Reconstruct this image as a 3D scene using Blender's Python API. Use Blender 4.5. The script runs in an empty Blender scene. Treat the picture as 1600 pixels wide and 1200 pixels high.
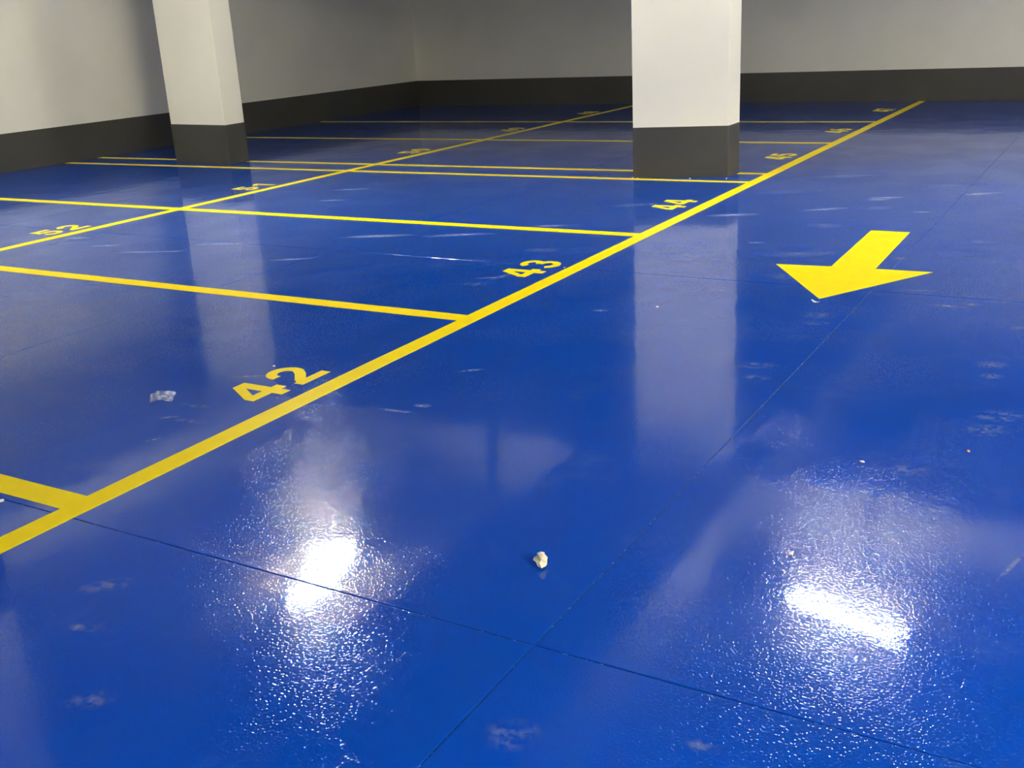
import bpy, bmesh, math, random
from mathutils import Matrix, Vector, noise

random.seed(7)
S = bpy.context.scene
C = S.collection

# ------------------------------------------------------------------ camera
CAM_H = 1.58
F_PX, PITCH, ROLL, YAW = 1653.1, 0.3307, -0.0537, 0.5402
fw = Vector((-math.sin(YAW) * math.cos(PITCH), math.cos(YAW) * math.cos(PITCH), -math.sin(PITCH)))
rt0 = Vector((math.cos(YAW), math.sin(YAW), 0))
up0 = rt0.cross(fw)
rt = rt0 * math.cos(ROLL) + up0 * math.sin(ROLL)
up = up0 * math.cos(ROLL) - rt0 * math.sin(ROLL)
cam_d = bpy.data.cameras.new('camera')
cam_d.sensor_fit = 'HORIZONTAL'
cam_d.sensor_width = 36.0
cam_d.lens = F_PX / 1600 * 36.0
cam_d.clip_start = 0.05
cam = bpy.data.objects.new('camera', cam_d)
C.objects.link(cam)
cam.matrix_world = Matrix(((rt.x, up.x, -fw.x, 0), (rt.y, up.y, -fw.y, 0), (rt.z, up.z, -fw.z, CAM_H), (0, 0, 0, 1)))
S.camera = cam

# ------------------------------------------------------------------ world, exposure, lamps
w = bpy.data.worlds.new('world')
w.use_nodes = True
w.node_tree.nodes['Background'].inputs[0].default_value = (0.02, 0.02, 0.02, 1)
w.node_tree.nodes['Background'].inputs[1].default_value = 0.2
S.world = w
S.view_settings.view_transform = 'Standard'
S.view_settings.look = 'None'
S.view_settings.gamma = 1
S.view_settings.use_curve_mapping = False
S.view_settings.exposure = 0.16
S.cycles.use_denoising = True
TUBE_COLOR = (1.0, 0.93, 0.74, 1)
# ceiling luminaires, the last four added out of view for soft room fill: x, y, direction of the tubes (degrees from +x), strength of the tubes
LAMPS = [(-6.86, 7.38, -76, 830.0, 'twin tube ceiling light mirrored beneath the number 42'),
         (-1.86, 8.90, -17, 390.0, 'twin tube ceiling light mirrored at the lower right of the floor'),
         (2.20, 2.60, -17, 260.0, 'twin tube ceiling light over the right side of the drive aisle'),
         (2.60, 11.90, -17, 1450.0, 'twin tube ceiling light past the cross beam, right of the drive aisle'),
         (-12.15, 4.80, -90, 620.0, 'twin tube ceiling light close to the side wall'),
         (4.90, 0.60, -76, 3000.0, 'unseen twin tube fill light added over the bay level with the camera, right of the aisle'),
         (4.90, -0.90, -76, 3000.0, 'unseen twin tube fill light added just behind the camera, right of the aisle'),
         (4.90, -2.60, -76, 3000.0, 'unseen twin tube fill light added farthest behind the camera, right of the aisle'),
         (6.40, -1.00, -76, 3600.0, 'unseen twin tube fill light added close to the wall beyond the drive aisle')]


# ------------------------------------------------------------------ material helpers
def new_mat(name):
    m = bpy.data.materials.new(name)
    m.use_nodes = True
    nt = m.node_tree
    return m, nt, nt.nodes['Principled BSDF']


def N(nt, typ, **kw):
    n = nt.nodes.new(typ)
    for k, v in kw.items():
        setattr(n, k, v)
    return n


def noise_tex(nt, coord, scale, detail=2.0, rough=0.5):
    n = N(nt, 'ShaderNodeTexNoise')
    n.inputs['Scale'].default_value = scale
    n.inputs['Detail'].default_value = detail
    n.inputs['Roughness'].default_value = rough
    nt.links.new(coord, n.inputs['Vector'])
    return n.outputs['Fac']


def ramp(nt, fac, lo, hi, a=0.0, b=1.0):
    n = N(nt, 'ShaderNodeMapRange', clamp=True)
    n.interpolation_type = 'SMOOTHSTEP'
    n.inputs['From Min'].default_value = lo
    n.inputs['From Max'].default_value = hi
    n.inputs['To Min'].default_value = a
    n.inputs['To Max'].default_value = b
    nt.links.new(fac, n.inputs['Value'])
    return n.outputs['Result']


def math_n(nt, op, a, b=None):
    n = N(nt, 'ShaderNodeMath', operation=op)
    for i, v in enumerate((a, b)):
        if v is None:
            continue
        if isinstance(v, (int, float)):
            n.inputs[i].default_value = v
        else:
            nt.links.new(v, n.inputs[i])
    return n.outputs[0]


def mix_col(nt, fac, a, b):
    n = N(nt, 'ShaderNodeMix', data_type='RGBA')
    if isinstance(fac, (int, float)):
        n.inputs[0].default_value = fac
    else:
        nt.links.new(fac, n.inputs[0])
    for i, v in ((6, a), (7, b)):
        if isinstance(v, tuple):
            n.inputs[i].default_value = v
        else:
            nt.links.new(v, n.inputs[i])
    return n.outputs[2]


def obj_coord(nt, scale=None):
    g = N(nt, 'ShaderNodeNewGeometry').outputs['Position']
    if scale is None:
        return g
    mp = N(nt, 'ShaderNodeMapping')
    mp.inputs['Scale'].default_value = scale
    nt.links.new(g, mp.inputs['Vector'])
    return mp.outputs[0]


def epoxy_floor():
    m, nt, b = new_mat('blue_epoxy')
    p = obj_coord(nt)
    big = noise_tex(nt, p, 0.7, 3)
    col = mix_col(nt, ramp(nt, big, .3, .7), (0.0001, 0.047, 0.33, 1), (0.0002, 0.053, 0.375, 1))
    # faint dusty traffic film
    film = math_n(nt, 'MULTIPLY', ramp(nt, noise_tex(nt, p, 2.6, 5, .65), .56, .76), 0.10)
    col = mix_col(nt, film, col, (0.16, 0.24, 0.46, 1))
    nt.links.new(col, b.inputs['Base Color'])
    b.inputs['IOR'].default_value = 1.5
    b.inputs['Specular IOR Level'].default_value = 0.27
    rough = ramp(nt, noise_tex(nt, p, 1.3, 3), .3, .75, 0.020, 0.050)
    nt.links.new(rough, b.inputs['Roughness'])
    # relief: slow trowel waves, orange peel, sparse quartz grain
    wave = math_n(nt, 'MULTIPLY', noise_tex(nt, p, 2.2, 2, .5), 0.0022)
    peel = math_n(nt, 'MULTIPLY', noise_tex(nt, p, 75, 1, .5), 0.00013)
    gr = ramp(nt, noise_tex(nt, p, 138, 0, .5), .50, .85)
    zone = ramp(nt, noise_tex(nt, p, 1.7, 2), .36, .60, .35, 1.0)
    grain = math_n(nt, 'MULTIPLY', math_n(nt, 'MULTIPLY', gr, zone), 0.00037)
    rip = math_n(nt, 'MULTIPLY', noise_tex(nt, p, 13, 2, .5), 0.00022)
    h = math_n(nt, 'ADD', math_n(nt, 'ADD', wave, rip), math_n(nt, 'ADD', peel, grain))
    bp = N(nt, 'ShaderNodeBump')
    bp.inputs['Strength'].default_value = 1.0
    bp.inputs['Distance'].default_value = 1.0
    nt.links.new(h, bp.inputs['Height'])
    nt.links.new(bp.outputs[0], b.inputs['Normal'])
    return m


def joint_filler():
    m, nt, b = new_mat('joint_filler')
    p = obj_coord(nt)
    col = mix_col(nt, ramp(nt, noise_tex(nt, p, 7, 4, .7), .42, .6), (0.004, 0.02, 0.05, 1), (0.003, 0.032, 0.15, 1))
    col = mix_col(nt, ramp(nt, noise_tex(nt, p, 60, 2), .60, .68), col, (0.35, 0.45, 0.5, 1))
    nt.links.new(col, b.inputs['Base Color'])
    b.inputs['Roughness'].default_value = 0.5
    return m


def yellow_paint():
    m, nt, b = new_mat('yellow_paint')
    p = obj_coord(nt)
    col = mix_col(nt, ramp(nt, noise_tex(nt, p, 9, 4), .35, .7), (0.94, 0.71, 0.0, 1), (0.97, 0.75, 0.0, 1))
    nt.links.new(col, b.inputs['Base Color'])
    b.inputs['Roughness'].default_value = 0.32
    b.inputs['Specular IOR Level'].default_value = 0.05
    bp = N(nt, 'ShaderNodeBump')
    bp.inputs['Distance'].default_value = 1.0
    nt.links.new(math_n(nt, 'MULTIPLY', noise_tex(nt, p, 90, 2), 0.0003), bp.inputs['Height'])
    nt.links.new(bp.outputs[0], b.inputs['Normal'])
    return m


def plaster(name, c1, c2, rough=0.6):
    m, nt, b = new_mat(name)
    p = obj_coord(nt)
    col = mix_col(nt, ramp(nt, noise_tex(nt, p, 1.1, 4), .3, .7), c1, c2)
    nt.links.new(col, b.inputs['Base Color'])
    b.inputs['Roughness'].default_value = rough
    bp = N(nt, 'ShaderNodeBump')
    bp.inputs['Distance'].default_value = 1.0
    nt.links.new(math_n(nt, 'MULTIPLY', noise_tex(nt, p, 60, 4), 0.0012), bp.inputs['Height'])
    nt.links.new(bp.outputs[0], b.inputs['Normal'])
    return m


def plain(name, col, rough=0.5, metal=0.0):
    m, nt, b = new_mat(name)
    p = obj_coord(nt)
    c2 = tuple(x * 0.88 for x in col) + (1,)
    nt.links.new(mix_col(nt, noise_tex(nt, p, 40, 3), col + (1,), c2), b.inputs['Base Color'])
    b.inputs['Roughness'].default_value = rough
    b.inputs['Metallic'].default_value = metal
    return m


def smudge_mat(name, col, lo, hi, nscale, amount):
    """dry dust on the coating: thin, broken, fading to its edge"""
    m = bpy.data.materials.new(name)
    m.use_nodes = True
    nt = m.node_tree
    nt.nodes.clear()
    out = N(nt, 'ShaderNodeOutputMaterial')
    d = N(nt, 'ShaderNodeBsdfDiffuse')
    d.inputs[0].default_value = col
    t = N(nt, 'ShaderNodeBsdfTransparent')
    mx = N(nt, 'ShaderNodeMixShader')
    at = N(nt, 'ShaderNodeAttribute', attribute_name='fade')
    br = ramp(nt, noise_tex(nt, obj_coord(nt), nscale, 4, .65), lo, hi)
    nt.links.new(math_n(nt, 'MULTIPLY', math_n(nt, 'MULTIPLY', br, at.outputs['Fac']), amount), mx.inputs[0])
    nt.links.new(t.outputs[0], mx.inputs[1])
    nt.links.new(d.outputs[0], mx.inputs[2])
    nt.links.new(mx.outputs[0], out.inputs[0])
    return m


M_FLOOR = epoxy_floor()
M_JOINT = joint_filler()
M_YELLOW = yellow_paint()
M_WALL = plaster('wall_plaster', (0.76, 0.745, 0.64, 1), (0.81, 0.795, 0.685, 1))
M_PILLAR = plaster('pillar_plaster', (0.81, 0.79, 0.66, 1), (0.85, 0.83, 0.70, 1), 0.5)
M_CEIL = plaster('ceiling_concrete', (0.60, 0.59, 0.545, 1), (0.66, 0.65, 0.60, 1), 0.75)
M_DARK = plaster('plinth_paint', (0.040, 0.040, 0.034, 1), (0.048, 0.048, 0.041, 1), 0.42)
M_STEEL = plain('white_steel', (0.75, 0.75, 0.72), 0.4)
M_GREY = plain('conduit_plastic', (0.05, 0.05, 0.06), 0.5)
M_STONE = plain('chalky_stone', (0.86, 0.76, 0.48), 0.8)
M_CHIP = plain('white_chip', (0.85, 0.85, 0.80), 0.6)
M_ORANGE = plain('orange_chip', (0.80, 0.30, 0.08), 0.6)
M_DUST = smudge_mat('dust_film', (0.42, 0.52, 0.72, 1), .40, .70, 26, .40)
M_SCUFF = smudge_mat('scuff_film', (0.62, 0.70, 0.85, 1), .36, .62, 40, .50)
M_PRINT = smudge_mat('shoe_dust', (0.40, 0.48, 0.68, 1), .42, .62, 70, .55)


def tube_mat(strength):
    m, nt, b = new_mat('lit_tube')
    e = N(nt, 'ShaderNodeEmission')
    e.inputs[0].default_value = TUBE_COLOR
    e.inputs[1].default_value = strength
    nt.links.new(e.outputs[0], nt.nodes['Material Output'].inputs[0])
    return m


# ------------------------------------------------------------------ object helpers
def link(name, bm, mat, parent=None, smooth=False):
    me = bpy.data.meshes.new(name)
    bmesh.ops.recalc_face_normals(bm, faces=bm.faces)
    bm.to_mesh(me)
    bm.free()
    me.materials.append(mat)
    if smooth:
        for f in me.polygons:
            f.use_smooth = True
    o = bpy.data.objects.new(name, me)
    C.objects.link(o)
    if parent:
        o.parent = parent
    return o


def tag(o, label=None, cat=None, group=None, kind=None):
    if label:
        o['label'] = label
    if cat:
        o['category'] = cat
    if group:
        o['group'] = group
    if kind:
        o['kind'] = kind
    return o


def empty(name, loc=(0, 0, 0), rz=0.0):
    o = bpy.data.objects.new(name, None)
    o.empty_display_size = 0.2
    C.objects.link(o)
    o.location = loc
    o.rotation_euler = (0, 0, rz)
    return o


def box(bm, x0, x1, y0, y1, z0, z1):
    r = bmesh.ops.create_cube(bm, size=1)
    for v in r['verts']:
        v.co = Vector(((x0 + x1) / 2 + v.co.x * (x1 - x0), (y0 + y1) / 2 + v.co.y * (y1 - y0), (z0 + z1) / 2 + v.co.z * (z1 - z0)))
    return r['verts']


def prism(bm, pts, z0, z1):
    """closed outline extruded from z0 to z1"""
    lo = [bm.verts.new((x, y, z0)) for x, y in pts]
    hi = [bm.verts.new((x, y, z1)) for x, y in pts]
    n = len(pts)
    bm.faces.new(list(reversed(lo)))
    bm.faces.new(hi)
    for i in range(n):
        bm.faces.new((lo[i], lo[(i + 1) % n], hi[(i + 1) % n], hi[i]))


def strip(bm, left, right, z0, z1, closed=False):
    """a painted band between two edges, with thickness"""
    rows = []
    for (lx, ly), (rx, ry) in zip(left, right):
        rows.append([bm.verts.new((lx, ly, z0)), bm.verts.new((rx, ry, z0)), bm.verts.new((rx, ry, z1)), bm.verts.new((lx, ly, z1))])
    m = len(rows)
    for i in range(m if closed else m - 1):
        a, b = rows[i], rows[(i + 1) % m]
        for k in range(4):
            bm.faces.new((a[k], a[(k + 1) % 4], b[(k + 1) % 4], b[k]))
    if not closed:
        bm.faces.new(rows[0])
        bm.faces.new(list(reversed(rows[-1])))


# ------------------------------------------------------------------ the setting
X0, X1, Y0, Y1 = -13.06, 8.0, -9.0, 18.62
SOFFIT, CEIL, PLINTH = 3.20, 3.90, 0.50
BACK_SKEW = 0.010

fl = bmesh.new()
box(fl, X0 - .2, X1 + .2, Y0 - .2, Y1 + .4, -0.20, -0.0030)
floor = tag(link('floor', fl, M_JOINT), 'glossy blue epoxy garage floor cut into slabs by fine joints', 'floor', kind='structure')
XJ = [X0 - .1, -9.16, -5.20, -1.24, 2.72, X1 + .1]
YJ = [Y0 - .1, -5.97, -1.93, 2.11, 6.15, 10.19, 14.23, Y1 + .3]
G = 0.0017
for i in range(len(XJ) - 1):
    for j in range(len(YJ) - 1):
        bm = bmesh.new()
        a, b_, c, d = XJ[i] + G, XJ[i + 1] - G, YJ[j] + G, YJ[j + 1] - G
        e = 0.0025
        base = [bm.verts.new(v) for v in ((a, c, -.0032), (b_, c, -.0032), (b_, d, -.0032), (a, d, -.0032))]
        mid = [bm.verts.new(v) for v in ((a, c, -.0014), (b_, c, -.0014), (b_, d, -.0014), (a, d, -.0014))]
        top = [bm.verts.new(v) for v in ((a + e, c + e, 0), (b_ - e, c + e, 0), (b_ - e, d - e, 0), (a + e, d - e, 0))]
        for q in range(4):
            r = (q + 1) % 4
            bm.faces.new((base[q], base[r], mid[r], mid[q]))
            bm.faces.new((mid[q], mid[r], top[r], top[q]))
        bm.faces.new(top)
        link('floor_slab', bm, M_FLOOR, floor)

bm = bmesh.new()
box(bm, X0 - .2, X0, Y0 - .2, Y1 + .4, -0.003, CEIL + .1)
tag(link('wall_left', bm, M_WALL), 'white plaster side wall behind the left pillar', 'wall', kind='structure')
bm = bmesh.new()
prism(bm, [(X0, Y1), (X1, Y1 + .20), (X1, Y1 + .4), (X0, Y1 + .4)], -0.003, CEIL + .1)
tag(link('wall_back', bm, M_WALL), 'dim white plaster end wall behind the last bays', 'wall', kind='structure')
bm = bmesh.new()
box(bm, X1, X1 + .2, Y0 - .2, Y1 + .4, -0.003, CEIL + .1)
tag(link('wall_right', bm, M_WALL), 'white plaster wall beyond the drive aisle', 'wall', kind='structure')
bm = bmesh.new()
box(bm, X0, X1, Y0 - .2, Y0, -0.003, CEIL + .1)
tag(link('wall_front', bm, M_WALL), 'white plaster wall behind the camera', 'wall', kind='structure')
t = 0.006
bm = bmesh.new()
box(bm, X0, X0 + t, Y0, Y1, 0, PLINTH)
tag(link('baseboard_left', bm, M_DARK), 'dark grey plinth band along the foot of the side wall', 'baseboard', kind='structure')
bm = bmesh.new()
prism(bm, [(X0 + t, Y1 - t), (X1, Y1 + .2 - t), (X1, Y1 + .2), (X0 + t, Y1)], 0, PLINTH)
tag(link('baseboard_back', bm, M_DARK), 'dark grey plinth band along the foot of the end wall', 'baseboard', kind='structure')
bm = bmesh.new()
box(bm, X1 - t, X1, Y0, Y1, 0, PLINTH)
tag(link('baseboard_right', bm, M_DARK), 'dark grey plinth band beyond the drive aisle', 'baseboard', kind='structure')
bm = bmesh.new()
box(bm, X0 + t, X1 - t, Y0, Y0 + t, 0, PLINTH)
tag(link('baseboard_front', bm, M_DARK), 'dark grey plinth band behind the camera', 'baseboard', kind='structure')

bm = bmesh.new()
box(bm, X0 - .2, X1 + .2, Y0 - .2, Y1 + .4, CEIL, CEIL + .25)
ceiling = tag(link('ceiling', bm, M_CEIL), 'pale concrete ceiling with downstand beams', 'ceiling', kind='structure')
for (a, b_) in ((-11.27, -10.14), (-5.30, -3.20), (3.40, 4.35)):       # beams along the aisle
    bm = bmesh.new()
    box(bm, a, b_, Y0, Y1, SOFFIT, CEIL)
    link('ceiling_beam', bm, M_CEIL, ceiling)
for (a, b_) in ((10.22, 10.58), (1.68, 2.12), (-6.3, -5.9)):           # beams across the aisle
    bm = bmesh.new()
    for (u0, u1) in ((X0, -11.27), (-10.14, -5.30), (-3.20, 3.40), (4.35, X1)):
        box(bm, u0, u1, a, b_, SOFFIT, CEIL)
    link('ceiling_beam', bm, M_CEIL, ceiling)
for cx in (-1.92, -6.45):                                            # conduits dropping down the face of the cross beam
    bm = bmesh.new()
    box(bm, cx - .05, cx + .05, 10.15, 10.22, SOFFIT, CEIL)
    link('cable_duct', bm, M_GREY, ceiling)


# ------------------------------------------------------------------ pillars
def grow(pts, d):
    cx = sum(p[0] for p in pts) / len(pts)
    cy = sum(p[1] for p in pts) / len(pts)
    out = []
    for x, y in pts:
        out.append((x + d * (1 if x > cx else -1), y + d * (1 if y > cy else -1)))
    return out


def pillar(pts, label):
    cx = sum(p[0] for p in pts) / 4
    cy = sum(p[1] for p in pts) / 4
    loc = [(x - cx, y - cy) for x, y in pts]
    root = tag(empty('pillar', (cx, cy, 0)), label, 'pillar', 'concrete pillars between the bays', 'thing')
    bm = bmesh.new()
    prism(bm, grow(loc, -.002), PLINTH - .001, SOFFIT - .001)
    es = [e for e in bm.edges if abs(e.verts[0].co.z - e.verts[1].co.z) > .5]
    bmesh.ops.bevel(bm, geom=es, offset=.006, segments=2, affect='EDGES', profile=.5)
    tag(link('shaft', bm, M_PILLAR, root), 'white plastered shaft')
    bm = bmesh.new()
    prism(bm, loc, 0, PLINTH)
    es = [e for e in bm.edges if abs(e.verts[0].co.z - e.verts[1].co.z) > .3]
    bmesh.ops.bevel(bm, geom=es, offset=.006, segments=2, affect='EDGES', profile=.5)
    tag(link('plinth', bm, M_DARK, root), 'dark grey painted foot')
    return root


PILLAR_R = [(-4.425, 9.992), (-3.500, 10.215), (-3.508, 10.570), (-4.43, 10.43)]
PILLAR_L = [(-11.25, 10.260), (-10.145, 10.140), (-10.160, 10.515), (-11.24, 10.56)]
PILLAR_N = [(-4.60, 1.72), (-3.62, 1.70), (-3.60, 2.128), (-4.60, 2.13)]
pillar(PILLAR_R, 'white pillar with dark foot standing on the bay line behind number 44')
pillar(PILLAR_L, 'white pillar with dark foot near the side wall, farther from the drive aisle')
pillar(PILLAR_N, 'white pillar beside the nearest bay line, seen only mirrored in the glossy floor')


# ------------------------------------------------------------------ ceiling lights
def make_light(x, y, deg, strength, label):
    m_tube = tube_mat(strength)
    root = tag(empty('ceiling_light', (x, y, CEIL), math.radians(deg)), label, 'ceiling light', 'twin tube lights on the garage ceiling', 'thing')
    bm = bmesh.new()
    vs = box(bm, -.64, .64, -.17, .17, -.055, 0)
    for v in vs:
        if v.co.z < -.03:
            v.co.y *= .92
    link('tray', bm, M_STEEL, root)
    for s in (-1, 1):
        bm = bmesh.new()
        r = bmesh.ops.create_cone(bm, cap_ends=True, segments=14, radius1=.014, radius2=.014, depth=1.18)
        bmesh.ops.rotate(bm, verts=bm.verts, cent=(0, 0, 0), matrix=Matrix.Rotation(math.pi / 2, 3, 'Y'))
        bmesh.ops.translate(bm, verts=bm.verts, vec=(0, s * .085, -.085))
        link('tube', bm, m_tube, root, True)
        for e in (-1, 1):
            bm = bmesh.new()
            box(bm, e * .60 - .012, e * .60 + .012, s * .085 - .02, s * .085 + .02, -.105, -.03)
            link('socket', bm, M_STEEL, root)
    return root


for L in LAMPS:
    make_light(*L)

# ------------------------------------------------------------------ painted lines
LX, MX = -3.152, -8.060
CY = [2.201, 4.842, 7.300, 9.930, 10.487, 13.036, 15.470]
HW = 0.055


def line_mesh(a, b, hw, z1, gaps=()):
    """painted line from a to b with slightly wandering edges; gaps = stretches (0..1) left out"""
    bm = bmesh.new()
    a, b = Vector(a), Vector(b)
    d = (b - a)
    L = d.length
    d.normalize()
    n = Vector((-d.y, d.x))
    spans, s0 = [], 0.0
    for g0, g1 in gaps:
        spans.append((s0, g0))
        s0 = g1
    spans.append((s0, L))
    for u0, u1 in spans:
        k = max(2, int((u1 - u0) / .22))
        le, ri = [], []
        for i in range(k + 1):
            p = a + d * (u0 + (u1 - u0) * i / k)
            j = [random.uniform(-.0016, .0016) for _ in range(2)]
            le.append(tuple(p + n * (hw + j[0])))
            ri.append(tuple(p - n * (hw + j[1])))
        strip(bm, le, ri, 0.0, z1)
    return bm


aisle = link('lane_line', line_mesh((LX, -1.5), (LX, Y1 + .08), HW, .0016), M_YELLOW)
tag(aisle, 'long yellow line edging the drive aisle past numbers 42 to 47', 'floor line', 'yellow lines painted on the floor', 'thing')
row = link('lane_line', line_mesh((MX, 1.0), (MX, Y1 + .02), HW, .0014), M_YELLOW)
tag(row, 'long thin yellow line under numbers 52 to 48, between the two bay rows', 'floor line', 'yellow lines painted on the floor', 'thing')
CL = ['yellow bay line nearest the camera, on the near side of number 42',
      'yellow bay line between numbers 42 and 43',
      'yellow bay line meeting the aisle line between numbers 43 and 44',
      'yellow bay line passing just in front of both pillars',
      'yellow bay line passing just behind the front one at the pillars',
      'thin yellow bay line between numbers 45 and 46, second from the end wall',
      'faint yellow bay line between numbers 46 and 47, farthest from the camera']
for i, (y, lab) in enumerate(zip(CY, CL)):
    gaps = ()
    if i == 4:
        gaps = ((-11.245 - X0 - .01, -10.155 - X0), (-4.43 - X0, -3.50 - X0))
    o = link('bay_line', line_mesh((X0 + .01, y), (LX - HW + .02, y), HW + (.004 if i < 3 else -.006), .0011, gaps), M_YELLOW)
    tag(o, lab, 'floor line', 'yellow lines painted on the floor', 'thing')

# direction arrow
AR = [(-1.622, 7.903), (-1.350, 7.903), (-1.335, 6.700), (-0.998, 6.712), (-1.469, 5.879), (-1.949, 6.655), (-1.605, 6.690)]
bm = bmesh.new()
prism(bm, AR, 0, .0012)
bmesh.ops.triangulate(bm, faces=[f for f in bm.faces if len(f.verts) > 4])
tag(link('direction_arrow', bm, M_YELLOW), 'solid yellow arrow painted on the drive aisle, pointing towards the camera', 'arrow', kind='thing')


# ------------------------------------------------------------------ bay numbers
SW = 0.054                                                        # stroke width
Z1 = .0010


def arc(cx, cy, rx, ry, a0, a1, n=16):
    return [(cx + rx * math.cos(math.radians(a0 + (a1 - a0) * i / n)), cy + ry * math.sin(math.radians(a0 + (a1 - a0) * i / n))) for i in range(n + 1)]


DIG = {
    '0': [('ring', arc(.1, .145, .072, .117, 0, 360, 24)[:-1])],
    '1': [('s', [(.135, 0), (.135, .290)]), ('s', [(.035, .205), (.075, .222), (.118, .262)])],
    '2': [('s', arc(.100, .196, .069, .067, 185, -28, 16) + [(.128, .125), (.060, .066), (.034, .030)]), ('s', [(0, .026), (.205, .026)])],
    '3': [('s', arc(.098, .210, .066, .053, 168, -88, 14)), ('s', arc(.098, .092, .075, .065, 88, -166, 16))],
    '5': [('s', arc(.098, .096, .074, .069, 128, -166, 18)), ('s', [(.045, .290), (.038, .148)]), ('s', [(.050, .263), (.190, .263)])],
    '6': [('ring', arc(.1, .095, .073, .068, 0, 360, 22)[:-1]), ('s', [(.027, .100), (.040, .170), (.080, .235), (.150, .275)])],
    '7': [('s', [(0, .263), (.2, .263)]), ('s', [(.170, .245), (.115, .150), (.075, 0)])],
    '8': [('ring', arc(.1, .213, .062, .051, 0, 360, 20)[:-1]), ('ring', arc(.1, .090, .074, .063, 0, 360, 22)[:-1])],
    '9': [('ring', arc(.1, .195, .073, .068, 0, 360, 22)[:-1]), ('s', [(.173, .190), (.160, .120), (.120, .055), (.050, .015)])],
}
FOUR_OUT = [(.106, .290), (.186, .290), (.186, .120), (.224, .120), (.224, .060), (.186, .060), (.186, 0), (.124, 0), (.124, .060), (0, .060), (0, .115)]


def offset(pts, d, closed):
    out = []
    n = len(pts)
    for i in range(n):
        p = Vector(pts[i])
        a = Vector(pts[i - 1]) if (i > 0 or closed) else None
        b = Vector(pts[(i + 1) % n]) if (i < n - 1 or closed) else None
        t = Vector((0, 0))
        if a is not None:
            t += (p - a).normalized()
        if b is not None:
            t += (b - p).normalized()
        t.normalize()
        out.append(tuple(p + Vector((-t.y, t.x)) * d))
    return out


def digit_mesh(ch):
    bm = bmesh.new()
    if ch == '4':
        # convex pieces of the figure, meeting edge to edge around the triangular counter
        for poly in ([(.124, 0), (.186, 0), (.186, .060), (.124, .060)], [(0, .060), (.224, .060), (.224, .120), (.186, .120), (.124, .120), (.060, .120), (.004, .120), (0, .115)],
                     [(.124, .120), (.186, .120), (.186, .290), (.106, .290), (.124, .222)], [(.004, .120), (.060, .120), (.124, .222), (.106, .290)]):
            prism(bm, poly, 0, Z1)
        return bm
    for k, (kind, pts) in enumerate(DIG[ch]):
        c = kind == 'ring'
        strip(bm, offset(pts, SW / 2, c), offset(pts, -SW / 2, c), 0, Z1 + .00012 * k, c)
    return bm


DM = {}
for ch in '0123456789':
    bm = digit_mesh(ch)
    me = bpy.data.meshes.new('digit')
    bmesh.ops.recalc_face_normals(bm, faces=bm.faces)
    bm.to_mesh(me)
    bm.free()
    me.materials.append(M_YELLOW)
    DM[ch] = me
WID = {'4': .224, '1': .165}


def number(txt, base_x, yc, label):
    w = sum(WID.get(c, .203) for c in txt) + .048
    root = tag(empty('bay_number', (base_x, yc, 0), math.pi / 2), label, 'painted number', 'bay numbers painted on the floor', 'thing')
    u = -w / 2
    for c in txt:
        o = bpy.data.objects.new('digit', DM[c])
        C.objects.link(o)
        o.parent = root
        o.location = (u, 0, 0)
        u += WID.get(c, .203) + .048
    return root


for txt, yc, where in (('42', 3.535, 'nearest the camera'), ('43', 6.065, 'in the second bay along the aisle'), ('44', 8.620, 'in front of the right-hand pillar'),
                       ('45', 11.80, 'just behind the right-hand pillar'), ('46', 14.36, 'faint, near the end wall'), ('47', 17.18, 'dark and faint by the end wall')):
    number(txt, -3.295, yc, 'yellow bay number %s beside the aisle line, %s' % (txt, where))
for txt, yc, where in (('52', 6.135, 'at the left edge'), ('51', 8.640, 'in front of the left pillar'), ('50', 11.74, 'beyond the double bay line'),
                       ('49', 14.35, 'in the dim far bays'), ('48', 16.95, 'in the darkest bay by the end wall')):
    number(txt, -8.200, yc, 'yellow bay number %s on the inner line, %s' % (txt, where))


# ------------------------------------------------------------------ dust marks on the coating (parts of the floor)
def smudge(name, x, y, rx, ry, deg, mat, bend=0.0):
    bm = bmesh.new()
    lay = bm.verts.layers.float.new('fade')
    ca, sa = math.cos(math.radians(deg)), math.sin(math.radians(deg))
    z = 0.00045

    def vert(r, a):
        u, v = r * rx * math.cos(a), r * ry * math.sin(a)
        v += bend * (u * u / (rx * rx)) * rx
        q = bm.verts.new((x + u * ca - v * sa, y + u * sa + v * ca, z))
        q[lay] = max(0.0, 1 - r)
        return q
    c = vert(0, 0)
    n = 16
    rings = [[vert(r, 2 * math.pi * i / n) for i in range(n)] for r in (.5, 1.0)]
    for i in range(n):
        j = (i + 1) % n
        bm.faces.new((c, rings[0][i], rings[0][j]))
        bm.faces.new((rings[0][i], rings[1][i], rings[1][j], rings[0][j]))
    return link(name, bm, mat, floor)


def on_floor(px, py):
    """a point of the floor from where the photograph shows it (used to write down positions)"""
    d = rt * ((px - 800) / F_PX) - up * ((py - 600) / F_PX) + fw
    k = -CAM_H / d.z
    return d.x * k, d.y * k


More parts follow.
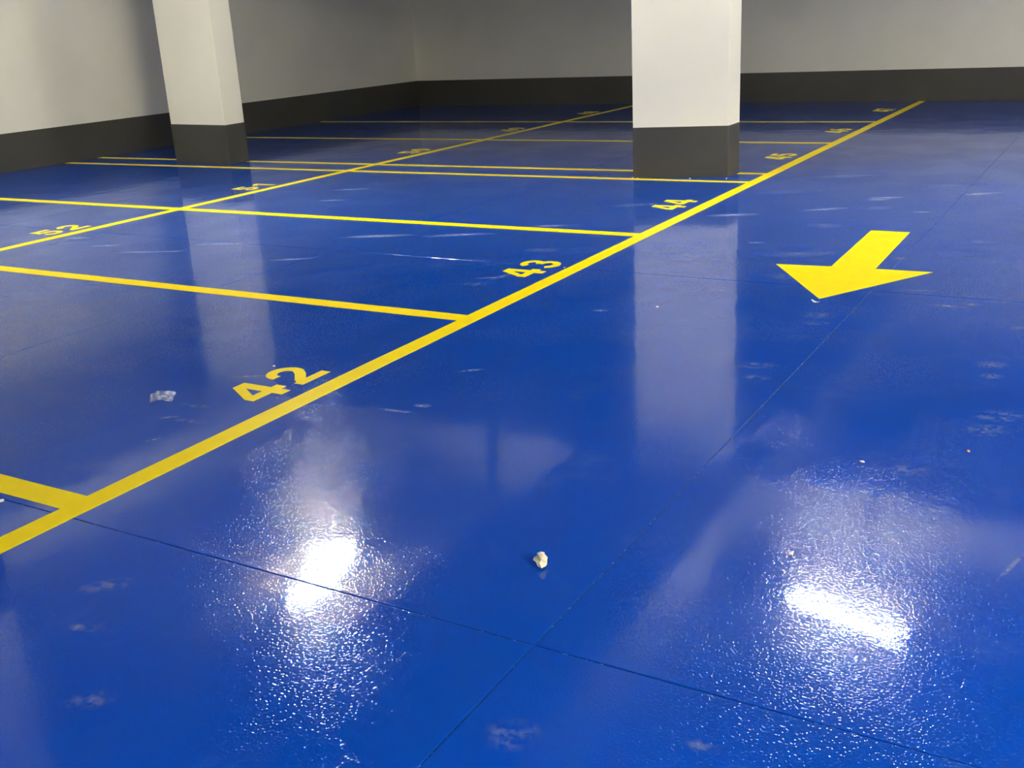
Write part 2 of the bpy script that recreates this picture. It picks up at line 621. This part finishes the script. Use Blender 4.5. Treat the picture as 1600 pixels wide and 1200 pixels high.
SM = [  # px, py, half length, half width, angle, kind
    (1385, 309, .16, .05, 20, 's'), (1290, 327, .20, .06, 35, 's'), (1372, 312, .10, .05, 20, 's'), (1530, 303, .22, .06, 30, 's'), (1145, 336, .22, .07, 25, 's'),
    (1182, 379, .07, .03, 20, 's'), (1245, 397, .28, .10, 25, 'd'), (1282, 396, .12, .06, 30, 'd'), (1290, 352, .16, .10, 10, 'd'), (1370, 325, .16, .08, 30, 'd'),
    (1440, 331, .07, .04, 20, 's'), (1408, 404, .06, .04, 20, 's'), (1535, 378, .10, .06, 20, 'd'), (1230, 432, .16, .10, 0, 'd'), (1440, 454, .16, .018, 12, 's'),
    (1525, 462, .12, .06, 0, 'd'), (1480, 478, .10, .03, 0, 's'), (1520, 476, .06, .03, 0, 's'), (1560, 471, .12, .05, 10, 'd'), (1280, 493, .12, .08, 20, 'd'),
    (1275, 505, .10, .05, 20, 'd'), (1185, 571, .11, .06, 20, 'd'), (1180, 590, .08, .05, 10, 'd'), (1595, 513, .09, .05, 60, 'd'), (1560, 650, .12, .08, 30, 'd'),
    (1540, 672, .10, .08, 30, 'd'), (1420, 735, .10, .06, 10, 'd'), (860, 353, .20, .05, 25, 's'), (590, 369, .34, .07, 25, 's'), (718, 367, .30, .06, 28, 's'),
    (845, 391, .14, .08, 10, 'd'), (740, 444, .10, .06, 20, 'd'), (790, 430, .16, .02, 75, 's'), (768, 434, .12, .02, 25, 's'), (940, 485, .06, .03, 20, 's'),
    (735, 579, .08, .02, 40, 's'), (660, 634, .05, .03, 10, 's'), (620, 642, .11, .016, 5, 's'), (165, 384, .14, .05, 25, 's'), (220, 394, .24, .04, 25, 's'),
    (120, 372, .16, .06, 25, 's'), (110, 380, .20, .07, 25, 'd'), (350, 381, .30, .05, 25, 's'), (270, 393, .10, .03, 30, 's'), (460, 405, .20, .04, 30, 's'),
    (520, 313, .14, .05, 25, 's'), (550, 296, .24, .05, 25, 's'), (305, 634, .09, .03, 5, 'd'), (265, 652, .05, .015, 40, 's'), (240, 687, .05, .012, 60, 's'),
    (390, 588, .12, .015, 30, 's'), (300, 658, .12, .03, 10, 'd'), (800, 1148, .08, .07, 30, 'd'), (140, 980, .06, .03, 20, 'd'),
    (120, 980, .03, .02, 20, 's'), (165, 915, .10, .05, 40, 'd'), (140, 1095, .08, .05, 40, 'd'), (1580, 885, .13, .010, 76, 's'), (1095, 1165, .05, .03, 0, 'd'),
    (1320, 275, .40, .10, 25, 'd'), (1230, 300, .30, .10, 25, 'd'), (1480, 290, .36, .10, 25, 'd'), (1000, 320, .30, .08, 25, 'd'), (1060, 392, .14, .07, 25, 'd'),
]
for px, py, a, b_, deg, k in SM:
    x, y = on_floor(px, py)
    smudge('scuff_mark', x, y, a, b_, deg, M_SCUFF if k == 's' else M_DUST)
# one clear shoe print: ball and heel
for px, py, a, b_ in ((1550, 570, .085, .062), (1549, 588, .062, .045)):
    x, y = on_floor(px, py)
    smudge('shoe_print', x, y, a, b_, 20, M_PRINT)


# ------------------------------------------------------------------ loose things on the floor
def rock(bm, r, squash, seed, rough=.35, sub=2):
    bmesh.ops.create_icosphere(bm, subdivisions=sub, radius=1)
    off = Vector((seed * 3.1, seed * 1.7, seed * 2.3))
    for v in bm.verts:
        k = 1 + rough * noise.noise(v.co * 1.3 + off) + .5 * rough * noise.noise(v.co * 3.1 + off)
        v.co = Vector((v.co.x * r[0] * k, v.co.y * r[1] * k, v.co.z * r[2] * k))
    zmin = min(v.co.z for v in bm.verts)
    for v in bm.verts:
        v.co.z = max(0.0, v.co.z - zmin * squash)


bm = bmesh.new()
rock(bm, (.017, .020, .020), .80, 5.3, .85, 2)
s = tag(link('stone', bm, M_STONE), 'cream-coloured chalky pebble lying alone on the bare blue floor', 'stone', kind='thing')
x, y = on_floor(846, 884)
s.location = (x, y, 0)
s.rotation_euler.z = 0.8

CH = [(1236, 866, .008, .012, M_CHIP, 'white_chip', 'small white chip just above the bright light reflection at lower right'),
      (1347, 723, .010, .008, M_CHIP, 'white_chip', 'tiny white chip on the drive aisle between arrow and light reflection'),
      (1513, 706, .011, .006, M_ORANGE, 'orange_chip', 'tiny orange chip near the right edge of the floor'),
      (1027, 480, .011, .007, M_CHIP, 'white_chip', 'tiny white chip lying in the mirror image of the right pillar'),
      (428, 573, .012, .007, M_CHIP, 'white_chip', 'tiny white chip just above the figures of 42'),
      (882, 419, .008, .006, M_CHIP, 'white_chip', 'tiny white chip beside the last figure of 43'),
      (988, 279, .018, .010, M_CHIP, 'plaster_crumb', 'white plaster crumb at the left corner of the pillar by number 44'),
      (996, 279.2, .016, .008, M_CHIP, 'plaster_crumb', 'white plaster crumb, second from the left corner of that pillar'),
      (1078, 279.4, .014, .008, M_CHIP, 'plaster_crumb', 'white plaster crumb at the middle of the pillar foot by number 44'),
      (1135, 279.4, .016, .008, M_CHIP, 'plaster_crumb', 'white plaster crumb at the right corner of the pillar by number 44'),
      (2, 784, .012, .010, M_CHIP, 'plaster_crumb', 'white plaster crumb at the left edge below the nearest bay line')]
for k, (px, py, a, b_, mat, nm, lab) in enumerate(CH):
    x, y = on_floor(px, py)
    bm = bmesh.new()
    rock(bm, (a, b_, min(a, b_) * .6), .8, k + 1.3, .5, 1)
    o = tag(link(nm, bm, mat), lab, 'debris', 'bits of debris on the floor', 'thing')
    o.location = (x, y, .0012 if px == 428 or px == 882 else 0)
    o.rotation_euler.z = random.uniform(0, 3)

# curled white shaving at the tip of the arrow
bm = bmesh.new()
le, ri = [], []
for i in range(9):
    f = i / 8
    u = (f - .5) * .060
    wdt = .008 * math.sin(math.pi * min(max(f, .08), .92)) + .001
    le.append((u, wdt, .001 + .010 * (2 * f - 1) ** 2))
    ri.append((u, -wdt, .001 + .006 * (2 * f - 1) ** 2))
lo = [(bm.verts.new(a), bm.verts.new(b)) for a, b in zip(le, ri)]
hi = [(bm.verts.new((a[0], a[1], a[2] + .0012)), bm.verts.new((b[0], b[1], b[2] + .0012))) for a, b in zip(le, ri)]
for i in range(8):
    bm.faces.new((lo[i][0], lo[i][1], lo[i + 1][1], lo[i + 1][0]))
    bm.faces.new((hi[i][0], hi[i + 1][0], hi[i + 1][1], hi[i][1]))
    for s_ in (0, 1):
        bm.faces.new((lo[i][s_], lo[i + 1][s_], hi[i + 1][s_], hi[i][s_]))
bm.faces.new((lo[0][0], lo[0][1], hi[0][1], hi[0][0]))
bm.faces.new((lo[8][0], lo[8][1], hi[8][1], hi[8][0]))
o = tag(link('paper_shaving', bm, M_CHIP), 'curled white shaving lying at the tip of the yellow arrow', 'debris', kind='thing')
x, y = on_floor(1274, 472)
o.location = (x, y, -.0008)
o.rotation_euler.z = -.55


# crumpled scrap of clear film
def film_mat():
    m = bpy.data.materials.new('clear_film')
    m.use_nodes = True
    nt = m.node_tree
    nt.nodes.clear()
    out = N(nt, 'ShaderNodeOutputMaterial')
    tr = N(nt, 'ShaderNodeBsdfTransparent')
    tr.inputs[0].default_value = (.93, .95, .97, 1)
    gl = N(nt, 'ShaderNodeBsdfGlossy')
    gl.inputs['Roughness'].default_value = .12
    df = N(nt, 'ShaderNodeBsdfDiffuse')
    df.inputs[0].default_value = (.80, .84, .88, 1)
    lw = N(nt, 'ShaderNodeLayerWeight')
    lw.inputs[0].default_value = .35
    m1 = N(nt, 'ShaderNodeMixShader')
    m2 = N(nt, 'ShaderNodeMixShader')
    nt.links.new(math_n(nt, 'ADD', math_n(nt, 'MULTIPLY', lw.outputs['Fresnel'], .7), .12), m1.inputs[0])
    nt.links.new(tr.outputs[0], m1.inputs[1])
    nt.links.new(gl.outputs[0], m1.inputs[2])
    hz = ramp(nt, noise_tex(nt, obj_coord(nt), 45, 3), .35, .68, .12, .62)
    nt.links.new(hz, m2.inputs[0])
    nt.links.new(m1.outputs[0], m2.inputs[1])
    nt.links.new(df.outputs[0], m2.inputs[2])
    nt.links.new(m2.outputs[0], out.inputs[0])
    return m


bm = bmesh.new()
nu, nv = 26, 18
grid = []
for i in range(nu + 1):
    r_ = []
    for j in range(nv + 1):
        u, v = i / nu - .5, j / nv                       # u across, v from the front edge to the raised back edge
        q = Vector((u * 4.2, v * 3.2, 1.7))
        crease = abs(noise.noise(q)) * .016 + abs(noise.noise(q * 2.1)) * .006
        z = .003 + .012 * (1 - 4 * u * u) * (1 - v) + .040 * v ** .8 * (1 - .25 * (2 * u) ** 2) - crease * (.4 + .6 * v)
        x_ = u * (.118 - .012 * (1 - v)) + .003 * noise.noise(q * 1.5 + Vector((5, 0, 0)))
        y_ = (v - .5) * .056 + .005 * noise.noise(q * 1.2 + Vector((0, 7, 0)))
        r_.append(bm.verts.new((x_, y_, max(.0012, z))))
    grid.append(r_)
for i in range(nu):
    for j in range(nv):
        bm.faces.new((grid[i][j], grid[i + 1][j], grid[i + 1][j + 1], grid[i][j + 1]))
o = tag(link('plastic_scrap', bm, film_mat()), 'crumpled scrap of clear plastic film lying inside bay 42', 'plastic scrap', kind='thing')
x, y = on_floor(254, 626)
o.location = (x, y, 0)
o.rotation_euler.z = .50
